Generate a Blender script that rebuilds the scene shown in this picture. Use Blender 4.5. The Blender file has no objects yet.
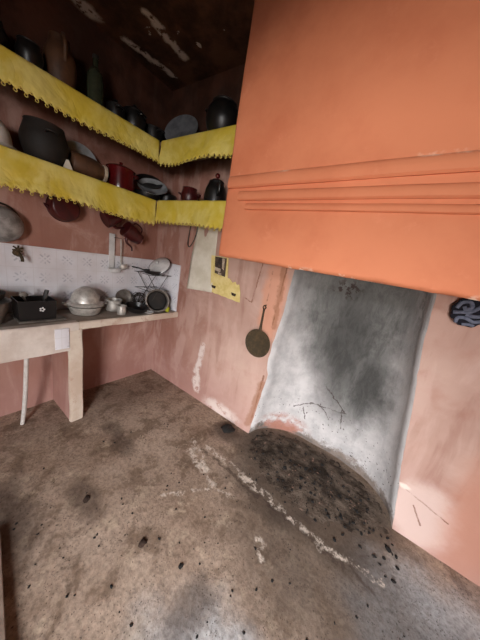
import bpy, bmesh, math, random
from mathutils import Vector, Matrix, noise as mnoise
rnd = random.Random(7)
PI = math.pi
C = bpy.context.scene.collection
sc = bpy.context.scene

XW, YW, ZC = -2.269, 1.634, 2.92          # left wall, back wall, ceiling
XR, YF = 1.55, -1.5                       # right wall, front wall (behind the camera)
ZT = 0.85                                 # worktop height
SU, SL, SD = 2.33, 1.875, 0.30            # shelf tops and depth

# ------------------------------------------------------------------ helpers
def obj(name, bm, m=None, parent=None, smooth=True, angle=40):
    me = bpy.data.meshes.new(name)
    bmesh.ops.recalc_face_normals(bm, faces=bm.faces[:])
    bm.to_mesh(me); bm.free()
    o = bpy.data.objects.new(name, me); C.objects.link(o)
    if m: me.materials.append(m)
    if smooth:
        for p in me.polygons: p.use_smooth = True
        try: me.set_sharp_from_angle(angle=math.radians(angle))
        except Exception: pass
    if parent: o.parent = parent
    return o

def thing(name, label, cat, loc=(0, 0, 0), rot=(0, 0, 0), group=None):
    o = bpy.data.objects.new(name, None); C.objects.link(o)
    o.empty_display_size = .05
    o.location = loc; o.rotation_euler = rot
    return tag(o, label, cat, group)

def tag(o, label, cat, group=None, kind=None):
    o['label'] = label; o['category'] = cat
    if group: o['group'] = group
    if kind: o['kind'] = kind
    return o

def struct(o, label=None):
    o['kind'] = 'structure'
    return o

def box(bm, lo, hi, bev=0, M=None):
    r = bmesh.ops.create_cube(bm, size=1)
    vs = r['verts']
    S = Matrix.Diagonal((hi[0]-lo[0], hi[1]-lo[1], hi[2]-lo[2], 1))
    T = Matrix.Translation(((hi[0]+lo[0])/2, (hi[1]+lo[1])/2, (hi[2]+lo[2])/2))
    bmesh.ops.transform(bm, matrix=(M or Matrix()) @ T @ S, verts=vs)
    if bev:
        es = list({e for v in vs for e in v.link_edges})
        bmesh.ops.bevel(bm, geom=es, offset=bev, segments=2, affect='EDGES', profile=.6)
    return bm

def lathe(bm, prof, seg=32, M=None, closed=False):
    """prof: list of (r,z); a profile that runs up outside and back down inside gives real thickness."""
    M = M or Matrix()
    rings = []
    for r, z in prof:
        if r < 1e-5: rings.append([bm.verts.new(M @ Vector((0, 0, z)))])
        else: rings.append([bm.verts.new(M @ Vector((r*math.cos(2*PI*k/seg), r*math.sin(2*PI*k/seg), z))) for k in range(seg)])
    pairs = list(zip(rings, rings[1:])) + ([(rings[-1], rings[0])] if closed else [])
    for a, b in pairs:
        if len(a) == 1 and len(b) == 1: continue
        for k in range(seg):
            q = (k+1) % seg
            if len(a) == 1: bm.faces.new((a[0], b[q], b[k]))
            elif len(b) == 1: bm.faces.new((a[k], a[q], b[0]))
            else: bm.faces.new((a[k], a[q], b[q], b[k]))
    return bm

def tube(bm, pts, r, seg=8, closed=False, M=None):
    M = M or Matrix()
    pts = [Vector(p) for p in pts]; n = len(pts)
    rr = r if isinstance(r, (list, tuple)) else [r]*n
    rings = []; up = None
    for i, p in enumerate(pts):
        if closed: t = pts[(i+1) % n]-pts[i-1]
        else: t = pts[min(i+1, n-1)]-pts[max(i-1, 0)]
        t.normalize()
        if up is None:
            up = Vector((0, 0, 1)) if abs(t.z) < .9 else Vector((1, 0, 0))
        a = t.cross(up)
        if a.length < 1e-6: a = t.orthogonal()
        a.normalize(); b = a.cross(t); b.normalize(); up = b
        rings.append([bm.verts.new(M @ (p+(a*math.cos(2*PI*k/seg)+b*math.sin(2*PI*k/seg))*rr[i])) for k in range(seg)])
    prs = list(zip(rings, rings[1:])) + ([(rings[-1], rings[0])] if closed else [])
    for a, b in prs:
        for k in range(seg): bm.faces.new((a[k], a[(k+1) % seg], b[(k+1) % seg], b[k]))
    if not closed:
        bm.faces.new(rings[0][::-1]); bm.faces.new(rings[-1])
    return bm

def curve(pts, n=8):
    """Catmull-Rom through pts"""
    P = [Vector(p) for p in pts]; P = [2*P[0]-P[1]]+P+[2*P[-1]-P[-2]]; out = []
    for i in range(1, len(P)-2):
        for k in range(n):
            t = k/n; a, b, c, d = P[i-1:i+3]
            out.append(.5*((2*b)+(c-a)*t+(2*a-5*b+4*c-d)*t*t+(3*b-a-3*c+d)*t**3))
    return out+[P[-2]]

def ball(bm, c, r, M=None, s=(1, 1, 1)):
    v = bmesh.ops.create_uvsphere(bm, u_segments=16, v_segments=10, radius=r)['verts']
    bmesh.ops.transform(bm, matrix=(M or Matrix()) @ Matrix.Translation(c) @ Matrix.Diagonal((*s, 1)), verts=v)
    return bm

def sheet(bm, outline, thick, axis_map):
    """thin solid from a 2-D outline; axis_map(u,v,w) -> 3-D"""
    f = [bm.verts.new(axis_map(u, v, 0)) for u, v in outline]
    b = [bm.verts.new(axis_map(u, v, thick)) for u, v in outline]
    n = len(f)
    bm.faces.new(f); bm.faces.new(b[::-1])
    for i in range(n): bm.faces.new((f[i], b[i], b[(i+1) % n], f[(i+1) % n]))
    return bm

def nz(x, y, z=0, s=1): return mnoise.noise(Vector((x*s, y*s, z*s)))
B = bmesh.new
def TR(*p): return Matrix.Translation(p)
def RX(a): return Matrix.Rotation(math.radians(a), 4, 'X')
def RY(a): return Matrix.Rotation(math.radians(a), 4, 'Y')
def RZ(a): return Matrix.Rotation(math.radians(a), 4, 'Z')

# ------------------------------------------------------------------ materials
def lin(c):
    f = lambda u: u/12.92 if u <= .04045 else ((u+.055)/1.055)**2.4
    return tuple(f(v/255) for v in c)+(1,)

class G:
    def __init__(s, name, rough=.8, metal=0, spec=.3):
        s.m = bpy.data.materials.new(name); s.m.use_nodes = True
        s.t = s.m.node_tree; s.b = s.t.nodes['Principled BSDF']
        s.b.inputs['Roughness'].default_value = rough; s.b.inputs['Metallic'].default_value = metal
        s.b.inputs['Specular IOR Level'].default_value = spec
    def n(s, t, **k):
        x = s.t.nodes.new(t)
        for a, v in k.items(): setattr(x, a, v)
        return x
    def L(s, a, b):
        if isinstance(a, (int, float)): b.default_value = a
        elif isinstance(a, (tuple, list, Vector)): b.default_value = tuple(a)[:len(b.default_value)]
        else: s.t.links.new(a, b)
    def pos(s, obj=False):
        if obj: return s.n('ShaderNodeTexCoord').outputs['Object']
        if not hasattr(s, '_p'): s._p = s.n('ShaderNodeNewGeometry').outputs['Position']
        return s._p
    def noise(s, scale, detail=4, rough=.6, v=None, dist=0, col=False):
        x = s.n('ShaderNodeTexNoise'); s.L(v or s.pos(), x.inputs['Vector'])
        x.inputs['Scale'].default_value = scale; x.inputs['Detail'].default_value = detail
        x.inputs['Roughness'].default_value = rough; x.inputs['Distortion'].default_value = dist
        return x.outputs['Color' if col else 'Fac']
    def voro(s, scale, v=None, out='Distance'):
        x = s.n('ShaderNodeTexVoronoi'); s.L(v or s.pos(), x.inputs['Vector']); x.inputs['Scale'].default_value = scale
        return x.outputs[out]
    def M(s, op, a, b=0, c=None, clamp=False):
        x = s.n('ShaderNodeMath', operation=op, use_clamp=clamp); s.L(a, x.inputs[0]); s.L(b, x.inputs[1])
        if c is not None: s.L(c, x.inputs[2])
        return x.outputs[0]
    def V(s, op, a, b=(0, 0, 0), out=0):
        x = s.n('ShaderNodeVectorMath', operation=op); s.L(a, x.inputs[0])
        if op == 'SCALE': s.L(b, x.inputs['Scale'])
        else: s.L(b, x.inputs[1])
        return x.outputs['Value' if op in ('LENGTH', 'DISTANCE', 'DOT_PRODUCT') else 'Vector']
    def ramp(s, x, lo, hi, a=0., b=1.):
        r = s.n('ShaderNodeMapRange', interpolation_type='SMOOTHSTEP'); s.L(x, r.inputs[0])
        for i, v in enumerate((lo, hi, a, b)): r.inputs[1+i].default_value = v
        return r.outputs[0]
    def mix(s, f, a, b, mode='MIX'):
        x = s.n('ShaderNodeMix', data_type='RGBA', blend_type=mode); s.L(f, x.inputs[0]); s.L(a, x.inputs[6]); s.L(b, x.inputs[7])
        return x.outputs[2]
    def xyz(s, v=None):
        x = s.n('ShaderNodeSeparateXYZ'); s.L(v or s.pos(), x.inputs[0]); return x.outputs
    def wob(s, amt, scale):
        """position jittered by noise"""
        c = s.V('SUBTRACT', s.noise(scale, 5, .65, col=True), (.5, .5, .5))
        return s.V('ADD', s.pos(), s.V('SCALE', c, amt))
    def patch(s, c, r, soft=.4, v=None):
        d = s.V('LENGTH', s.V('DIVIDE', s.V('SUBTRACT', v or s.pos(), c), r))
        return s.ramp(d, 1-soft, 1+soft, 1, 0)
    def seg(s, a, b, w, v=None, soft=.5):
        a = Vector(a); b = Vector(b); ab = b-a
        pa = s.V('SUBTRACT', v or s.pos(), a)
        t = s.M('DIVIDE', s.V('DOT_PRODUCT', pa, ab), ab.length_squared, clamp=True)
        d = s.V('LENGTH', s.V('SUBTRACT', pa, s.V('SCALE', tuple(ab), t)))
        return s.ramp(d, w*(1-soft), w*(1+soft), 1, 0)
    def mx(s, *a):
        r = a[0]
        for x in a[1:]: r = s.M('MAXIMUM', r, x)
        return r
    def bump(s, h, strength=.3, dist=.01):
        x = s.n('ShaderNodeBump'); x.inputs['Strength'].default_value = strength; x.inputs['Distance'].default_value = dist
        s.L(h, x.inputs['Height']); s.L(x.outputs[0], s.b.inputs['Normal'])
    def done(s, col, rough=None):
        s.L(col, s.b.inputs['Base Color'])
        if rough is not None: s.L(rough, s.b.inputs['Roughness'])
        return s.m

def simple(name, a, b=None, rough=.6, metal=0, scale=25, spec=.4, bump=.1, lo=.35, hi=.7):
    g = G(name, rough, metal, spec); v = g.pos(True)
    n = g.noise(scale, 5, .65, v=v)
    if bump: g.bump(n, bump, .004)
    b = b or tuple(x*.7 for x in a)
    return g.done(g.mix(g.ramp(n, lo, hi), lin(a), lin(b)))

def wall_mat():
    g = G('pink_plaster', .9, spec=.15)
    z = g.xyz()[2]
    big = g.noise(1.6, 4, .55); mid = g.noise(5, 5, .6); fine = g.noise(38, 4, .7)
    col = g.mix(g.ramp(big, .35, .68), lin((178, 143, 129)), lin((196, 165, 151)))
    terra = g.M('MULTIPLY', g.ramp(g.M('ADD', g.xyz()[0], g.M('MULTIPLY', big, .4)), -1.75, -.75, 1, 0), g.ramp(z, .1, 1.3, .72, .95))
    col = g.mix(terra, col, g.mix(g.ramp(big, .35, .68), lin((144, 98, 84)), lin((162, 118, 104))))
    col = g.mix(g.M('MULTIPLY', g.ramp(mid, .5, .72), .35), col, lin((164, 110, 94)))
    col = g.mix(g.M('MULTIPLY', g.ramp(g.noise(2.3, 6, .7, dist=.6), .52, .72), .45), col, lin((206, 174, 160)))
    st = g.noise(4, 5, .6, v=g.V('MULTIPLY', g.pos(), (1.6, 1.6, .35)), dist=.4)
    col = g.mix(g.M('MULTIPLY', g.ramp(st, .52, .64), .4), col, lin((204, 172, 160)))
    col = g.mix(g.M('MULTIPLY', g.ramp(st, .34, .46, 1, 0), .4), col, lin((146, 100, 86)))
    # damp band at the foot of the walls
    col = g.mix(g.M('MULTIPLY', g.ramp(g.M('ADD', z, g.M('MULTIPLY', mid, .5)), .2, .95, 1, 0), .45), col, lin((168, 124, 118)))
    w = g.wob(.10, 9)
    # bare plaster where the paint is gone
    white = g.mx(g.seg((-1.46, YW, .62), (-1.50, YW, .22), .032, w), g.seg((-1.5, YW, .3), (-1.47, YW, .12), .045, w),
                 g.patch((-1.12, YW, .05), (.2, .2, .07), .5, w))
    white = g.M('MULTIPLY', white, g.ramp(g.noise(14, 5, .7), .36, .5))
    col = g.mix(white, col, lin((214, 196, 188)))
    # plaster repair right of the fireplace
    rep = g.patch((.47, YW, .2), (.17, .4, .22), .25, w)
    col = g.mix(g.M('MULTIPLY', rep, .8), col, lin((214, 188, 178)))
    col = g.mix(g.M('MULTIPLY', g.patch((.72, YW, .45), (.16, .3, .5), .5, w), .8), col, lin((186, 130, 108)))
    # terracotta strip beside the fireplace with old brown cracks
    strip = g.patch((-.80, YW, 1.25), (.1, .3, .42), .3, w)
    col = g.mix(g.M('MULTIPLY', strip, .75), col, lin((208, 148, 120)))
    w2 = g.wob(.03, 16)
    cr = g.mx(g.seg((-.95, YW, 1.52), (-.99, YW, 1.18), .006, w2), g.seg((-.85, YW, 1.46), (-.85, YW, 1.2), .006, w2),
              g.seg((-.74, YW, 1.5), (-.76, YW, 1.0), .006, w2), g.seg((-.74, YW, .6), (-.77, YW, .1), .008, w2),
              g.seg((-.99, YW, 1.18), (-1.06, YW, 1.2), .005, w2),
              g.seg((.31, YW, .33), (.58, YW, .25), .005, w2), g.seg((.42, YW, .24), (.48, YW, .14), .005, w2))
    col = g.mix(g.M('MULTIPLY', g.M('MULTIPLY', cr, .8), g.ramp(g.noise(12, 4, .6), .35, .6)), col, lin((120, 78, 56)))
    brown = g.M('MULTIPLY', g.mx(g.seg((-.73, YW, .52), (-.80, YW, .08), .03, w), g.seg((-.76, YW, 1.5), (-.74, YW, 1.05), .025, w)), .6)
    col = g.mix(brown, col, lin((150, 104, 78)))
    nick = g.patch((.345, YW, .33), (.03, .1, .016), .4, w2)
    col = g.mix(nick, col, lin((228, 208, 196)))
    # kitchen smoke tar under the ceiling
    soot = g.ramp(g.M('ADD', z, g.M('MULTIPLY', g.M('SUBTRACT', mid, .5), .5)), 2.0, 2.38)
    col = g.mix(g.M('MULTIPLY', soot, .93), col, g.mix(g.ramp(mid, .35, .65), lin((48, 28, 20)), lin((76, 46, 34))))
    g.bump(g.M('ADD', g.M('MULTIPLY', mid, .7), g.M('MULTIPLY', fine, .25)), .35, .02)
    return g.done(col)

def ceil_mat():
    g = G('smoked_ceiling_paint', .9, spec=.15)
    n = g.noise(3.5, 6, .65)
    col = g.mix(g.ramp(n, .35, .65), lin((58, 38, 28)), lin((98, 66, 50)))
    w = g.wob(.09, 11)
    p = g.mx(g.seg((-2.17, 1.13, ZC), (-2.10, 1.5, ZC), .028, w), g.seg((-1.82, 1.07, ZC), (-1.86, 1.4, ZC), .03, w),
             g.patch((-2.2, .87, ZC), (.05, .09, .1), .4, w))
    p = g.M('MULTIPLY', p, g.ramp(g.noise(16, 4, .6), .36, .46))
    p = g.mx(p, g.M('MULTIPLY', g.ramp(g.noise(5.5, 5, .6), .66, .68), .8))
    col = g.mix(p, col, lin((196, 180, 170)))
    g.bump(n, .4, .02)
    return g.done(col)

def floor_mat():
    g = G('worn_earth_floor', .85, spec=.22)
    x, y, z = g.xyz()
    big = g.noise(1.7, 5, .6); mid = g.noise(6, 6, .65, dist=.3); fine = g.noise(45, 5, .75)
    col = g.mix(g.ramp(big, .35, .65), lin((162, 138, 119)), lin((188, 165, 146)))
    col = g.mix(g.M('MULTIPLY', g.ramp(mid, .47, .62), .7), col, lin((116, 94, 76)))
    col = g.mix(g.M('MULTIPLY', g.ramp(g.noise(9, 5, .7), .54, .66), .6), col, lin((202, 180, 156)))
    w = g.wob(.35, 4); ws = g.wob(.12, 12)
    # bare cement near the door, cool and pale
    cem = g.mx(g.patch((.72, 1.15, 0), (.5, .36, 1), .4, w), g.patch((-.12, .4, 0), (.3, .25, 1), .6, w))
    col = g.mix(g.M('MULTIPLY', cem, .8), col, lin((196, 200, 203)))
    # trodden dirt
    dirt = g.mx(g.patch((-1.32, .12, 0), (.28, .16, 1), .5, w), g.M('MULTIPLY', g.patch((-1.5, .83, 0), (.22, .07, 1), .5, w), .8),
                g.M('MULTIPLY', g.patch((-1.16, .45, 0), (.16, .07, 1), .5, ws), .8), g.patch((-.93, 1.5, 0), (.13, .12, 1), .4, ws),
                g.M('MULTIPLY', g.patch((-.36, .55, 0), (.07, .12, 1), .5, ws), .8), g.M('MULTIPLY', g.patch((-2.0, 1.0, 0), (.25, .8, 1), .5, w), .4))
    col = g.mix(g.M('MULTIPLY', dirt, .75), col, lin((68, 54, 46)))
    # ashes and burnt ground in front of the hearth
    ash = g.mx(g.patch((-.22, 1.6, 0), (.64, .38, 1), .25, ws), g.patch((-.15, 1.3, 0), (.55, .24, 1), .4, w), g.M('MULTIPLY', g.patch((.15, 1.08, 0), (.55, .32, 1), .5, w), .8))
    ashc = g.mix(g.ramp(mid, .35, .65), lin((56, 46, 39)), lin((98, 84, 72)))
    col = g.mix(g.M('MULTIPLY', ash, .85), col, ashc)
    # worn pale kerb of the hearth
    k = g.mx(g.seg((-.92, 1.25, 0), (-.40, 1.25, 0), .026, ws), g.seg((-.38, 1.24, 0), (.05, 1.2, 0), .022, ws), g.seg((.03, 1.2, 0), (.34, 1.27, 0), .016, ws),
             g.seg((-1.04, 1.2, 0), (-.68, 1.05, 0), .03, ws), g.seg((-1.0, 1.12, 0), (-.8, 1.08, 0), .024, ws), g.seg((-.86, .76, 0), (-.66, 1.02, 0), .010, ws), g.seg((-.66, 1.02, 0), (-.55, 1.06, 0), .016, ws),
             g.seg((-.26, .98, 0), (-.2, .93, 0), .022, ws))
    k = g.M('MULTIPLY', k, g.ramp(g.noise(15, 6, .75), .45, .55))
    col = g.mix(g.M('MULTIPLY', k, .9), col, lin((232, 216, 200)))
    col = g.mix(g.M('MULTIPLY', g.seg((-.95, 1.20, 0), (.3, 1.19, 0), .012, ws), .6), col, lin((70, 56, 48)))
    # specks
    sp = g.M('MULTIPLY', g.ramp(g.voro(42, g.wob(.03, 30)), .10, .2, 1, 0), g.ramp(g.noise(3.2, 4, .6), .42, .6))
    col = g.mix(g.M('MULTIPLY', sp, .8), col, lin((42, 34, 30)))
    sp2 = g.M('MULTIPLY', g.ramp(g.voro(85, g.wob(.02, 40)), .14, .26, 1, 0), g.ramp(g.noise(5, 4, .6), .44, .56))
    col = g.mix(g.M('MULTIPLY', sp2, .7), col, lin((58, 46, 38)))
    fr = g.ramp(fine, .35, .7)
    col = g.mix(g.M('MULTIPLY', fr, .5), col, lin((70, 56, 48)))
    g.bump(g.M('ADD', mid, g.M('MULTIPLY', fine, .35)), .35, .012)
    return g.done(col)

def niche_mat():
    g = G('sooty_whitewash', .95, spec=.1)
    x, y, z = g.xyz()
    w = g.wob(.22, 5)
    n = g.noise(6, 6, .65); sn = g.noise(10, 8, .78, v=g.V('MULTIPLY', g.pos(), (1.6, 1.6, .6)), dist=.4)
    col = g.mix(g.ramp(n, .35, .7), lin((198, 193, 191)), lin((170, 166, 165)))
    col = g.mix(g.M('MULTIPLY', g.ramp(sn, .5, .7), .35), col, lin((150, 148, 146)))
    # soot: a column over the fire place, broad above
    s = g.mx(g.patch((-.25, 1.9, 1.42), (.42, .6, .78), .3, w), g.patch((-.10, 1.9, .74), (.25, .5, .42), .5, w))
    s2 = g.mx(g.patch((-.25, 1.97, 1.0), (.2, .5, .5), .7, w), g.patch((-.02, 1.97, .72), (.12, .5, .28), .7, w), g.M('MULTIPLY', g.patch((-.38, 1.9, 1.05), (.16, .5, .45), .6, w), .7))
    tone = g.mix(g.ramp(sn, .35, .65), lin((126, 125, 121)), lin((80, 79, 76)))
    col = g.mix(g.M('MULTIPLY', s, .85), col, tone)
    col = g.mix(g.M('MULTIPLY', s2, .75), col, lin((54, 53, 51)))
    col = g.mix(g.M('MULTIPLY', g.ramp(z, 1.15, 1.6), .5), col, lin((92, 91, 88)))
    jamb = g.M('MULTIPLY', g.ramp(g.M('SUBTRACT', x, g.M('MULTIPLY', g.M('SUBTRACT', 1.5, z), .155)), .03, .15), g.ramp(sn, .38, .6))
    col = g.mix(g.M('MULTIPLY', jamb, .75), col, lin((204, 201, 199)))
    w2 = g.wob(.06, 14)
    wf = g.V('MULTIPLY', g.wob(.07, 12), (1, 0, 1))
    cr = g.mx(g.seg((-.52, 0, .28), (-.38, 0, .37), .005, wf), g.seg((-.38, 0, .37), (-.09, 0, .42), .006, wf), g.seg((-.31, 0, .6), (-.1, 0, .42), .005, wf),
              g.seg((-.13, 0, .44), (-.1, 0, .28), .004, wf), g.seg((-.43, 0, .3), (-.40, 0, .2), .004, wf), g.seg((-.3, 0, .4), (-.2, 0, .3), .004, wf))
    col = g.mix(g.M('MULTIPLY', g.M('MULTIPLY', cr, .8), g.ramp(g.noise(14, 4, .6), .35, .55)), col, lin((66, 54, 50)))
    flake = g.M('MULTIPLY', g.patch((-.34, 0, 1.42), (.1, 1, .07), .5, wf), g.ramp(g.noise(24, 4, .7), .5, .56))
    col = g.mix(g.M('MULTIPLY', flake, .8), col, lin((58, 42, 38)))
    sp = g.M('MULTIPLY', g.ramp(g.voro(26, g.wob(.06, 20)), .1, .17, 1, 0), g.ramp(z, .25, .55, 1, 0))
    col = g.mix(g.M('MULTIPLY', sp, .8), col, lin((50, 40, 38)))
    low = g.ramp(g.M('ADD', z, g.M('MULTIPLY', g.M('SUBTRACT', g.noise(11, 6, .75), .5), .28)), .03, .10, 1, 0)
    col = g.mix(g.M('MULTIPLY', low, .85), col, g.mix(g.ramp(n, .4, .6), lin((84, 71, 62)), lin((122, 106, 95))))
    pk = g.M('MULTIPLY', g.patch((-.55, 1.85, .08), (.2, .3, .1), .4, w2), g.ramp(n, .4, .55))
    col = g.mix(g.M('MULTIPLY', pk, .7), col, lin((170, 110, 92)))
    g.bump(g.M('ADD', n, g.M('MULTIPLY', sn, .4)), .5, .02)
    return g.done(col)

def hood_mat():
    g = G('orange_distemper', .75, spec=.25)
    n = g.noise(2.2, 5, .6); f = g.noise(30, 4, .7); z = g.xyz()[2]
    col = g.mix(g.ramp(n, .35, .7), lin((214, 133, 96)), lin((197, 113, 79)))
    col = g.mix(g.M('MULTIPLY', g.ramp(g.noise(4.5, 6, .7), .58, .75), .4), col, lin((228, 152, 118)))
    w = g.wob(.03, 14)
    worn = g.M('MULTIPLY', g.ramp(z, 1.50, 1.525, 1, 0), g.ramp(g.noise(9, 5, .7), .55, .62))
    edge = g.M('MULTIPLY', g.seg((-.95, 1.085, 1.945), (.7, 1.085, 1.988), .011, w), g.ramp(g.noise(5, 4, .6), .42, .55))
    col = g.mix(g.mx(worn, edge), col, lin((240, 212, 190)))
    sm = g.ramp(g.M('SUBTRACT', g.M('ADD', z, g.M('MULTIPLY', n, .3)), g.M('MULTIPLY', g.M('ADD', g.xyz()[0], .95), .42)), 2.4, 2.85)     # shade above the door light painted in, darkest at the top left
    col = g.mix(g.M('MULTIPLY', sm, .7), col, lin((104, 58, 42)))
    g.bump(g.M('ADD', n, g.M('MULTIPLY', f, .12)), .3, .02)
    return g.done(col)

def tile_mat():
    g = G('patterned_white_tiles', .25, spec=.5)
    x, y, z = g.xyz()
    T = .145
    u = g.M('ADD', x, y)                       # runs along either wall
    fu = g.M('SUBTRACT', g.M('FRACT', g.M('DIVIDE', g.M('ADD', u, 1.715), T)), .5)
    fv = g.M('SUBTRACT', g.M('FRACT', g.M('DIVIDE', g.M('SUBTRACT', z, 1.043), T)), .5)
    au, av = g.M('ABSOLUTE', fu), g.M('ABSOLUTE', fv)
    grout = g.ramp(g.M('MAXIMUM', au, av), .478, .49)
    r = g.M('POWER', g.M('ADD', g.M('MULTIPLY', fu, fu), g.M('MULTIPLY', fv, fv)), .5)
    # four petals on the diagonals, a ring and corner dots
    dd = g.M('ABSOLUTE', g.M('SUBTRACT', au, av))
    petal = g.M('MULTIPLY', g.ramp(dd, .03, .07, 1, 0), g.M('MULTIPLY', g.ramp(r, .1, .13), g.ramp(r, .27, .31, 1, 0)))
    dot = g.ramp(r, .035, .055, 1, 0)
    cross = g.M('MULTIPLY', g.ramp(g.M('MINIMUM', au, av), .012, .03, 1, 0), g.M('MULTIPLY', g.ramp(r, .15, .18), g.ramp(r, .26, .29, 1, 0)))
    pat = g.M('MULTIPLY', g.mx(petal, dot, cross), g.ramp(g.noise(20, 3, .6), .3, .6))
    col = g.mix(g.ramp(g.noise(3, 4, .6), .35, .7), lin((222, 220, 224)), lin((206, 200, 202)))
    col = g.mix(g.M('MULTIPLY', pat, .6), col, lin((150, 150, 160)))
    col = g.mix(g.M('MULTIPLY', grout, .3), col, lin((190, 182, 178)))
    col = g.mix(g.M('MULTIPLY', g.ramp(g.noise(7, 5, .7), .6, .75), .3), col, lin((186, 160, 146)))
    return g.done(col)

def cloth_mat():
    g = G('yellow_oilcloth', .6, spec=.3)
    n = g.noise(5, 4, .6, dist=.5)
    col = g.mix(g.ramp(n, .35, .68), lin((206, 182, 64)), lin((222, 206, 120)))
    col = g.mix(g.M('MULTIPLY', g.ramp(g.noise(2.5, 5, .6), .55, .7), .5), col, lin((182, 156, 44)))
    g.bump(g.M('ADD', g.noise(5, 3, .5, dist=.8), g.M('MULTIPLY', g.M('ABSOLUTE', g.M('SUBTRACT', g.noise(6, 3, .5, dist=.5), .5)), 2.5)),   .35, .02)
    return g.done(col)

def lace_mat():
    g = G('yellow_lace', .8, spec=.2)
    n = g.noise(60, 3, .6)
    return g.done(g.mix(g.ramp(n, .4, .62), lin((218, 200, 110)), lin((180, 150, 64))))

def cement_mat(name, a, b, c):
    g = G(name, .85, spec=.2)
    n = g.noise(4, 6, .65); f = g.noise(30, 4, .7)
    col = g.mix(g.ramp(n, .35, .65), lin(a), lin(b))
    col = g.mix(g.M('MULTIPLY', g.ramp(g.noise(9, 5, .7), .56, .7), .7), col, lin(c))
    g.bump(g.M('ADD', n, g.M('MULTIPLY', f, .3)), .35, .012)
    return g.done(col)

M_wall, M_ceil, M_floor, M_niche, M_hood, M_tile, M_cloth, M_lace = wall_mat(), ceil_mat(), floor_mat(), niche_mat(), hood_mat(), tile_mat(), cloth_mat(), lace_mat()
M_counter = cement_mat('grey_cement_render', (212, 200, 190), (190, 174, 162), (222, 206, 194))
M_top = cement_mat('dark_cement_top', (164, 150, 138), (138, 124, 114), (182, 166, 154))
M_pillar = cement_mat('cream_plaster', (208, 194, 178), (190, 168, 150), (174, 140, 122))
M_board = cement_mat('pale_shelf_board', (150, 130, 112), (120, 98, 84), (92, 70, 58))
M_black = simple('black_enamel', (15, 14, 14), (28, 25, 24), .38, scale=14, spec=.5)
M_blackclay = simple('smoked_clay', (24, 20, 18), (40, 33, 28), .7, scale=12)
M_red = simple('dark_red_enamel', (84, 14, 16), (66, 11, 12), .22, scale=9, spec=.5, bump=.03)
M_red2 = simple('old_maroon_enamel', (72, 18, 18), (50, 12, 14), .4, scale=12, spec=.5)
M_brown = simple('brown_stoneware', (92, 62, 42), (62, 42, 30), .55, scale=10)
M_white = simple('white_enamel', (214, 212, 210), (188, 184, 182), .35, scale=10, spec=.5, bump=.03)
M_grey = simple('grey_enamel', (150, 152, 154), (112, 114, 116), .4, scale=10, spec=.5)
M_dgrey = simple('dusty_grey_enamel', (112, 114, 118), (78, 80, 84), .5, scale=10)
M_alu = simple('dull_aluminium', (204, 198, 190), (160, 152, 144), .42, .45, scale=22, bump=.15)
M_alu2 = simple('dull_grey_aluminium', (168, 164, 160), (120, 116, 112), .5, .35, scale=18, bump=.2)
M_alud = simple('tarnished_metal', (132, 124, 116), (96, 88, 80), .5, .4, scale=18, bump=.15)
M_iron = simple('rusty_iron', (62, 52, 36), (84, 66, 44), .75, .2, scale=30, bump=.3)
M_wire = simple('dark_wire', (54, 48, 44), (84, 74, 66), .5, .6, scale=40)
M_glass = simple('dusty_green_glass', (58, 62, 46), (42, 46, 36), .25, scale=12, spec=.5, bump=.02)
M_paper = simple('cream_paper', (222, 214, 198), (204, 194, 174), .9, scale=7, bump=.15)
M_ypaper = simple('yellow_card', (224, 204, 140), (208, 184, 108), .8, scale=20, bump=.1)
M_photo = simple('dark_printed_picture', (44, 34, 30), (92, 74, 62), .6, scale=40, bump=0)
M_pale = simple('pale_print', (196, 180, 160), (150, 130, 110), .7, scale=30, bump=0)
M_plastic = simple('white_plastic', (206, 200, 194), (184, 174, 166), .5, scale=20, bump=.03)
M_cup = simple('lime_plastic', (176, 178, 40), (150, 150, 30), .4, scale=20, bump=0)
M_navy = simple('navy_black_knit', (14, 14, 22), (24, 24, 36), .95, scale=60, bump=.5)
M_greyknit = simple('blue_grey_knit', (112, 116, 132), (84, 88, 104), .95, scale=60, bump=.5)
M_coal = simple('charcoal', (20, 18, 17), (38, 34, 31), .9, scale=50, bump=.5)
M_clod = simple('brown_dirt', (64, 46, 36), (44, 32, 26), .95, scale=40, bump=.6)
M_wood = simple('weathered_pale_wood', (172, 152, 136), (136, 116, 102), .8, scale=9, bump=.3)
M_doorw = simple('grey_painted_wood', (120, 122, 118), (98, 98, 94), .6, scale=9, bump=.2)
M_ground = simple('outside_ground', (150, 140, 128), (126, 116, 104), .9, scale=5)

# ------------------------------------------------------------------ the room
def NL(z):   # left and right edge of the fireplace opening
    P = [(-.1, -.775), (.09, -.76), (.38, -.73), (.62, -.705), (.74, -.735), (.96, -.715), (1.17, -.69), (1.37, -.685), (1.53, -.675), (2.3, -.62)]
    return interp(P, z)
def NR(z):
    P = [(-.1, .39), (0, .375), (.21, .34), (.42, .30), (.63, .268), (.88, .232), (1.07, .20), (1.24, .172), (1.42, .158), (1.52, .15), (2.3, .10)]
    return interp(P, z)
def interp(P, z):
    if z <= P[0][0]: return P[0][1]
    for (a, u), (b, v) in zip(P, P[1:]):
        if z <= b: return u+(v-u)*(z-a)/(b-a)
    return P[-1][1]

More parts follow.
